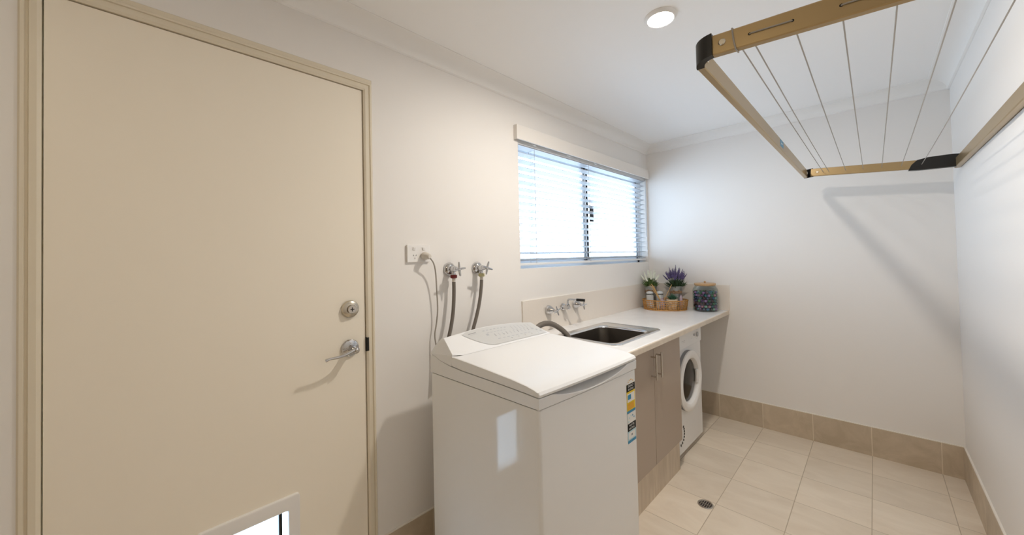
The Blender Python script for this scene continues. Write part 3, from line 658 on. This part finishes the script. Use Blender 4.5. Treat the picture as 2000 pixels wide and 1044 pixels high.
# ------------------------------------------------------------------ floor drain
fd = thing('floor_drain', 'small round chrome floor drain in the tiles', 'drain', (2.101, -.822, 0))
MB(M_brush).lathe([(.030, .0005), (.0385, .0005), (.0385, .002), (.036, .003), (.031, .003), (.030, .0015)], (2.101, -.822, 0), n=40, cap=False).build('drain_ring', fd)
MB(M_drainm).lathe([(.001, .0004), (.031, .0004), (.031, .001), (.001, .001)], (2.101, -.822, 0), n=32).build('drain_well', fd)
b = MB(M_brush)
for k in range(-2, 3):
    hw = math.sqrt(.030**2-(k*.0105)**2); b.box(2.101-hw, 2.101+hw, -.822+k*.0105-.0017, -.822+k*.0105+.0017, .001, .0024)
b.box(2.0995, 2.1025, -.851, -.793, .001, .0023); b.build('drain_grate', fd)

# ------------------------------------------------------------------ clothes airer
ca = thing('clothes_airer', 'champagne aluminium fold-down clothes airer strung with lines, high on the right', 'clothes airer', (1.985, -1.84, 1.79))
zc = lambda y: 1.828 + .0787*(y+1.29)
AX0, AX1, AYF, AYR = .970, 3.003, -1.204, -1.800
def arm(x):
    return MB(M_gold).rect([(x, AYF-.026, zc(AYF-.026)), (x, AYR, zc(AYR))], .0095, .0240)
for x, s_ in ((AX0, -1), (AX1, 1)):
    a_ = arm(x).build('side_arm', ca)
    b = MB(M_nickel)
    yy = -1.262; b.lathe([(.001, .0035), (.006, .0035), (.008, .0015), (.008, 0)], (x+s_*.0095, yy, zc(yy)+.001), (s_, 0, 0), 16); b.lathe([(.001, .0035), (.006, .0035), (.008, .0015), (.008, 0)], (x-s_*.0095, yy, zc(yy)+.001), (-s_, 0, 0), 16)
    b.build('rivet', a_)
    for k, yy in enumerate((-1.318, -1.396, -1.473, -1.551, -1.629, -1.706)):
        MB(M_dark).lathe([(.001, .0004), (.0032, .0004), (.0032, 0)], (x+s_*.0095, yy, zc(yy)), (s_, 0, 0), 12).build('line_hole', a_)
    for y_a, y_b in ((-1.318, -1.396), (-1.473, -1.551), (-1.629, -1.706)): MB(M_wire).tube([(x+s_*.0095, y_a, zc(y_a)), (x+s_*.0115, y_a-.004, zc(y_a)), (x+s_*.0115, y_b+.004, zc(y_b)), (x+s_*.0095, y_b, zc(y_b))], .0016, 6).build('line_run', a_)
    if s_ < 0: MB(M_wire).tube([(x-.0105, -1.290, zc(-1.29)-.0255), (x-.0115, -1.286, zc(-1.29)), (x-.0105, -1.284, zc(-1.29)+.0255), (x, -1.285, zc(-1.29)+.0260), (x+.0105, -1.287, zc(-1.29)+.0255), (x+.0105, -1.291, zc(-1.29)-.0255), (x-.0105, -1.290, zc(-1.29)-.0255)], .0018, 6).build('line_loop', a_)
fb = MB(M_gold).rect([(AX0+.022, AYF, 1.826), (AX1-.022, AYF, 1.826)], .0095, .0250).build('front_bar', ca)
b = MB(M_blue)
b.box(2.035, 2.115, AYF-.0100, AYF-.0094, 1.816, 1.846); b.box(2.048, 2.054, AYF-.0104, AYF-.0099, 1.820, 1.842, M_lblue); b.box(2.060, 2.090, AYF-.0104, AYF-.0099, 1.828, 1.834, M_paper); b.build('sticker', fb)['label'] = 'small blue sticker'
b = MB(M_nickel).lathe([(.001, .004), (.006, .004), (.0085, .002), (.0085, 0)], (AX0+.042, AYF-.0095, 1.828), (0, -1, 0), 16).lathe([(.001, .004), (.006, .004), (.0085, .002), (.0085, 0)], (AX1-.040, AYF-.0095, 1.828), (0, -1, 0), 16); b.build('rivet', fb)
for x, s_ in ((AX0, -1), (AX1, 1)):      # rounded black corner elbows
    rings = []
    for k in range(-1, 9):
        a = PI/2*max(k, 0)/8; r_ = .032; cx_, cy_ = x - s_*(r_-.010), AYF-.028
        px, py = cx_ + s_*r_*math.cos(a)*1.0, cy_ + r_*math.sin(a)*1.0
        if k < 0: py -= .009
        dx, dy = s_*math.cos(a), math.sin(a); hh = .0265; th = .0045
        z_ = lerp(zc(AYF-.03), 1.826, k/8)
        rings.append([Vector((px-dx*.014, py-dy*.014, z_-hh)), Vector((px+dx*th, py+dy*th, z_-hh)), Vector((px+dx*th, py+dy*th, z_+hh)), Vector((px-dx*.014, py-dy*.014, z_+hh)), Vector((px-dx*.012, py-dy*.012, z_+hh-.003)), Vector((px+dx*(th-.003), py+dy*(th-.003), z_+hh-.004)), Vector((px+dx*(th-.003), py+dy*(th-.003), z_-hh+.004)), Vector((px-dx*.012, py-dy*.012, z_-hh+.003))])
    MB(M_black).loft(rings).build('corner_elbow', ca)
for yy in (-1.291, -1.318, -1.396, -1.473, -1.551, -1.629, -1.706):
    n_ = 10; pts = [(lerp(AX0+.008, AX1-.008, k/n_), yy + (.0 if yy < -1.3 else 0), zc(yy)-.002-.012*(1-(2*k/n_-1)**2)*(.6+.4*math.sin(yy*50))) for k in range(n_+1)]
    MB(M_wire).tube(pts, .0015, 6).build('clothes_line', ca)
for x in (AX0, AX1):
    b = MB(M_black); z_ = zc(-1.72)
    b.prism([(x-.014, -1.655, z_-.026), (x-.014, -1.668, z_+.004), (x-.014, -1.69, z_+.026), (x-.014, -1.73, z_+.034), (x-.014, -1.82, z_+.034), (x-.014, -1.848, z_+.030), (x-.014, -1.848, z_-.034), (x-.014, -1.70, z_-.030)], (.028, 0, 0)); b.build('hinge_bracket', ca)
MB(M_gold).rect([(AX0-.05, -1.838, zc(-1.80)-.004), (AX1+.05, -1.838, zc(-1.80)-.004)], .0110, .0240).build('wall_rail', ca)

# ------------------------------------------------------------------ things at the end of the worktop
WT = WZ1
# wicker tray (oval)
TC = (3.098, -.226); TA, TB, TR = .178, .128, math.radians(-67)
def oval(t, k=1.0): 
    x, y = TA*k*math.cos(t), TB*k*math.sin(t); return (TC[0]+x*math.cos(TR)-y*math.sin(TR), TC[1]+x*math.sin(TR)+y*math.cos(TR))
tr = thing('wicker_tray', 'low oval wicker tray holding plants and jars on the worktop', 'tray', (*TC, WT))
b = MB(M_wick)
for zz, r in ((.004, .0042), (.018, .0026), (.032, .0026), (.048, .0026), (.064, .0026), (.080, .0048)):
    k_ = .93+.07*zz/.082
    pts = [(*oval(2*PI*j/48, k_), WT+zz+(.0012*math.sin(j*PI) if r < .003 else 0)) for j in range(48)]
    rings = []
    for j in range(48):
        q = Vector(pts[j]); t_ = (Vector(pts[(j+1) % 48])-Vector(pts[j-1])).normalized(); w_ = t_.cross(Vector((0, 0, 1)))
        rings.append([q + w_*r*math.cos(a*PI/4) + Vector((0, 0, 1))*r*math.sin(a*PI/4) for a in range(8)])
    b.loft(rings, loop=True, cap=False)
for j in range(54):
    t = 2*PI*j/54; p0, p1 = oval(t, .935), oval(t, .998); tw = .5*(1 if j % 2 else -1)/54*2
    p1 = oval(t+tw, .998); b.tube([(*p0, WT+.004), (*p1, WT+.080)], .0024, 6)
b.build('tray_rim', tr)
b = MB(M_wick).prism([(*oval(2*PI*j/40, .93), WT+.0005) for j in range(40)], (0, 0, .004)); b.build('tray_base', tr)
TB0 = WT+.005
def leafblade(mb, base, tip, w_, m=None, bend=.3):
    base, tip = Vector(base), Vector(tip); d_ = tip-base; s_ = d_.cross(Vector((rr.uniform(-1, 1), rr.uniform(-1, 1), .3))).normalized()
    o_ = d_.cross(s_).normalized()*d_.length*bend*.3
    P = [base, base+d_*.35+o_, base+d_*.7+o_, tip]; W = [w_*.5, w_, w_*.8, .0006]
    L_ = [mb.bm.verts.new(q-s_*k) for q, k in zip(P, W)]; R_ = [mb.bm.verts.new(q+s_*k) for q, k in zip(P, W)]
    for i in range(3): mb.face((L_[i], R_[i], R_[i+1], L_[i+1]), m)
def flower_pot_plant(cx_, cy_, lab, leafm, flm, spread, h_leaf, h_fl, n_fl, name, seed):
    global rr; rr = random.Random(seed)
    t = thing(name, lab, 'plant', (cx_, cy_, TB0))
    MB(M_galv).lathe([(.001, 0), (.038, 0), (.040, .004), (.050, .174), (.0535, .177), (.0535, .185), (.048, .185), (.046, .170), (.001, .168)], (cx_, cy_, TB0), n=30).build('pot', t)
    b = MB(M_twine)
    for zz in (.128, .1335, .139, .1445): b.lathe([(.0460, zz-.0028), (.0495, zz-.0015), (.0495, zz+.0015), (.0464, zz+.0028)], (cx_, cy_, TB0), n=24, cap=False)
    for s_ in (-1, 1): b.tube(smooth_path([(cx_-.043, cy_-.024, TB0+.136), (cx_-.052-.010*s_, cy_-.026+.022*s_, TB0+.154), (cx_-.055-.004*s_, cy_-.026+.026*s_, TB0+.132), (cx_-.044, cy_-.024, TB0+.136)], 5), .0026, 6)
    b.build('twine_bow', t)
    b = MB(leafm); base = Vector((cx_, cy_, TB0+.170))
    for k in range(150):
        a = rr.uniform(0, 2*PI); q = rr.random()**.6; r0 = rr.uniform(0, .030)
        tip = base + Vector((math.cos(a)*q*spread, math.sin(a)*q*spread, h_leaf*(1.05-.65*q**2)*rr.uniform(.6, 1.1)))
        if tip.x > XF-.014: tip.x = XF-.014
        if tip.y > -.014: tip.y = -.014
        leafblade(b, base+Vector((math.cos(a)*r0, math.sin(a)*r0, 0)), tip, rr.uniform(.003, .005))
    b.build('foliage', t, recalc=False)['kind'] = 'stuff'
    for k in range(n_fl):
        a = 2.399*k; q = math.sqrt((k+.5)/n_fl); 
        s0 = base + Vector((math.cos(a)*q*.025, math.sin(a)*q*.025, h_leaf*.3)); s1 = base + Vector((math.cos(a)*q*spread*1.05, math.sin(a)*q*spread*1.05, h_fl*(1-.38*q*q)*rr.uniform(.88, 1.06)))
        s1.x = min(s1.x, XF-.016); s1.y = min(s1.y, -.016)
        b = MB(flm); b.tube([s0, s1], .0009, 5, leafm); d_ = (s1-s0); L_ = 9
        for j in range(L_):
            f = .52+.48*j/(L_-1); c_ = s0 + d_*f; r_ = .0058*(1.15-.75*(j/(L_-1))**1.5)
            for i in range(3):
                aa = j*1.3+i*2.1; b.ball(c_+Vector((math.cos(aa), math.sin(aa), 0))*r_*.6, r_*.75, flm, sub=1, sc=(1, 1, 1.25))
        b.build('flower_spike', t)
flower_pot_plant(3.152, -.082, 'white-flowered potted plant at the back of the wicker tray', M_leaf, M_wflow, .090, .085, .160, 18, 'potted_white_flowers', 5)
flower_pot_plant(3.190, -.283, 'potted lavender with purple spikes at the back of the wicker tray', M_dleaf, M_pflow, .098, .095, .185, 30, 'potted_lavender', 11)
# two lidded jars
def clip_jar(x, y, lab):
    t = thing('lidded_jar', lab, 'jar', (x, y, TB0), 'small white jars in the wicker tray')
    MB(M_wax).lathe([(.001, 0), (.026, 0), (.029, .003), (.0295, .108), (.026, .118)], (x, y, TB0), n=26).build('jar_body', t)
    MB(M_dark).lathe([(.026, .1175), (.0290, .118), (.0290, .1245), (.026, .125)], (x, y, TB0), n=26).build('rubber_seal', t)['label'] = 'dark seal ring'
    MB(M_wax).lathe([(.026, .1245), (.0295, .126), (.0295, .133), (.024, .141), (.010, .145), (.001, .1455)], (x, y, TB0), n=26).build('jar_lid', t)
    b = MB(M_chrome).tube([(x-.018, y-.0245, TB0+.104), (x-.020, y-.0255, TB0+.126), (x-.012, y-.014, TB0+.146), (x+.012, y-.010, TB0+.146)], .0010, 6); b.build('wire_clip', t)
clip_jar(3.050, -.118, 'small white clip-top jar in the wicker tray, left of the other one')
clip_jar(3.092, -.186, 'small white clip-top jar in the wicker tray, next to the reed diffuser')
# reed diffuser
rd = thing('reed_diffuser', 'reed diffuser bottle with splayed sticks in the wicker tray', 'diffuser', (3.045, -.226, TB0))
MB(M_oil).lathe([(.001, 0), (.018, 0), (.0200, .003), (.0200, .062), (.015, .074), (.0095, .078), (.0095, .088), (.011, .090), (.011, .094), (.006, .094)], (3.045, -.226, TB0), n=24).build('bottle', rd)
for k, (dx, dy, dz) in enumerate(((-.060, .076, .205), (-.050, .068, .212), (-.054, .060, .200), (-.040, .066, .206), (-.036, .056, .195), (.040, -.066, .205), (.046, -.060, .198))):
    q = Vector((3.045, -.226, TB0+.045)); MB(M_reed).tube([q, q+Vector((dx, dy, dz-.045))], .0024, 6).build('reed_stick', rd)
# succulent
sc_ = thing('potted_succulent', 'little succulent in a cream pot at the front of the wicker tray', 'plant', (3.068, -.300, TB0))
MB(M_cream).lathe([(.001, 0), (.033, 0), (.035, .004), (.0435, .082), (.044, .087), (.039, .087), (.036, .076), (.001, .074)], (3.068, -.300, TB0), n=30).build('pot', sc_)
b = MB(M_succ); rr = random.Random(2)
for k in range(26):
    a = 2.399*k; q = math.sqrt(k/26); base = Vector((3.068, -.300, TB0+.074)); tip = base+Vector((math.cos(a)*q*.050, math.sin(a)*q*.050, .066-.036*q))
    b.tube([base, base.lerp(tip, .55)+Vector((0, 0, .003)), tip], [.003, .0052, .0006], 6)
b.build('rosette', sc_)
# slim bottle
tb = MB(M_oil).lathe([(.001, 0), (.0115, 0), (.0125, .002), (.0125, .098), (.008, .106), (.006, .108), (.006, .120), (.001, .120)], (3.118, -.352, TB0), n=24)
tag(tb.build('slim_bottle', at=(3.118, -.352, TB0)), 'slim lilac-grey bottle standing in the wicker tray beside the succulent', 'bottle')

# big lidded jar of pebbles
JC = (3.202, -.513); JR = .094
jr = thing('glass_jar', 'large clear glass jar with a wooden lid at the end of the worktop', 'jar', (*JC, WT))
b = MB(M_jar).lathe([(.001, 0), (JR-.010, 0), (JR, .008), (JR, .165), (JR-.006, .182), (.078, .194), (.075, .204), (.071, .204), (.074, .193), (JR-.010, .179), (JR-.004, .164), (JR-.004, .010), (JR-.012, .005), (.001, .005)], (*JC, WT), n=48); b.build('jar_body', jr)
lidj = MB(M_wood).lathe([(.001, .201), (.070, .201), (.071, .205), (.077, .206), (.079, .209), (.079, .219), (.077, .222), (.001, .222)], (*JC, WT), n=44).build('lid', jr)
MB(M_wood).lathe([(.004, .222), (.005, .225), (.0085, .229), (.0085, .234), (.005, .238), (.001, .2385)], (*JC, WT), n=18).build('lid_knob', lidj)
PCOL = [('purple', (.10, .03, .12)), ('teal', (.01, .12, .14)), ('green', (.015, .14, .05)), ('pink', (.42, .16, .22)), ('dark blue', (.01, .035, .10)), ('lilac', (.28, .14, .34)), ('pale green', (.22, .42, .32)), ('dark plum', (.05, .015, .03)), ('black', (.008, .008, .010)), ('blue', (.02, .13, .24))]
protos = []
for nm, c_ in PCOL:
    c_ = tuple(q*.65 for q in c_); m = mat('pebble_'+nm.replace(' ', '_'), c_, .15, coat=.15, var=(70, tuple(min(1, q*1.5+.01) for q in c_)))
    bm = bmesh.new(); bmesh.ops.create_icosphere(bm, subdivisions=2, radius=.0120)
    for v in bm.verts: v.co = Vector((v.co.x*1.02, v.co.y*.98, v.co.z*.88)) * (1+.05*math.sin(v.co.x*300)+.04*math.cos(v.co.y*350))
    me = bpy.data.meshes.new('pebble'); bm.to_mesh(me); bm.free(); me.materials.append(m)
    for q in me.polygons: q.use_smooth = True
    o = bpy.data.objects.new('glass_pebble', me); tag(o, nm+' glass pebble inside the wooden-lidded jar', 'pebble', nm+' pebbles in the jar'); protos.append(o)
rp_ = random.Random(21); first = set(); cnt = 0
spots = []
for row in range(7):
    zz = WT+.0185+row*.0218
    rr_ = JR-.0180; off = (row % 2)*.5
    for k in range(19): a = (k+off)/19*2*PI; spots.append((JC[0]+rr_*math.cos(a), JC[1]+rr_*math.sin(a), zz))
    if row >= 5:
        for rad, n2 in ((rr_-.0265, 12), (rr_-.053, 6), (0, 1)):
            for k in range(n2): a = (k+off)/n2*2*PI; spots.append((JC[0]+rad*math.cos(a), JC[1]+rad*math.sin(a), zz+(.004 if rad < .04 else .002)))
    else:
        for k in range(9): a = (k+off)/9*2*PI; spots.append((JC[0]+.048*math.cos(a), JC[1]+.048*math.sin(a), zz))
for (x_, y_, z_) in spots:
    ci = rp_.choice([0, 0, 1, 1, 2, 2, 3, 4, 5, 6, 7, 7, 8, 9]); pr_ = protos[ci]
    if ci in first: o = pr_.copy()
    else: o = pr_; first.add(ci)
    COL.objects.link(o); o.location = (x_, y_, z_); o.rotation_euler = (rp_.uniform(0, .5), rp_.uniform(0, .5), rp_.uniform(0, 6))
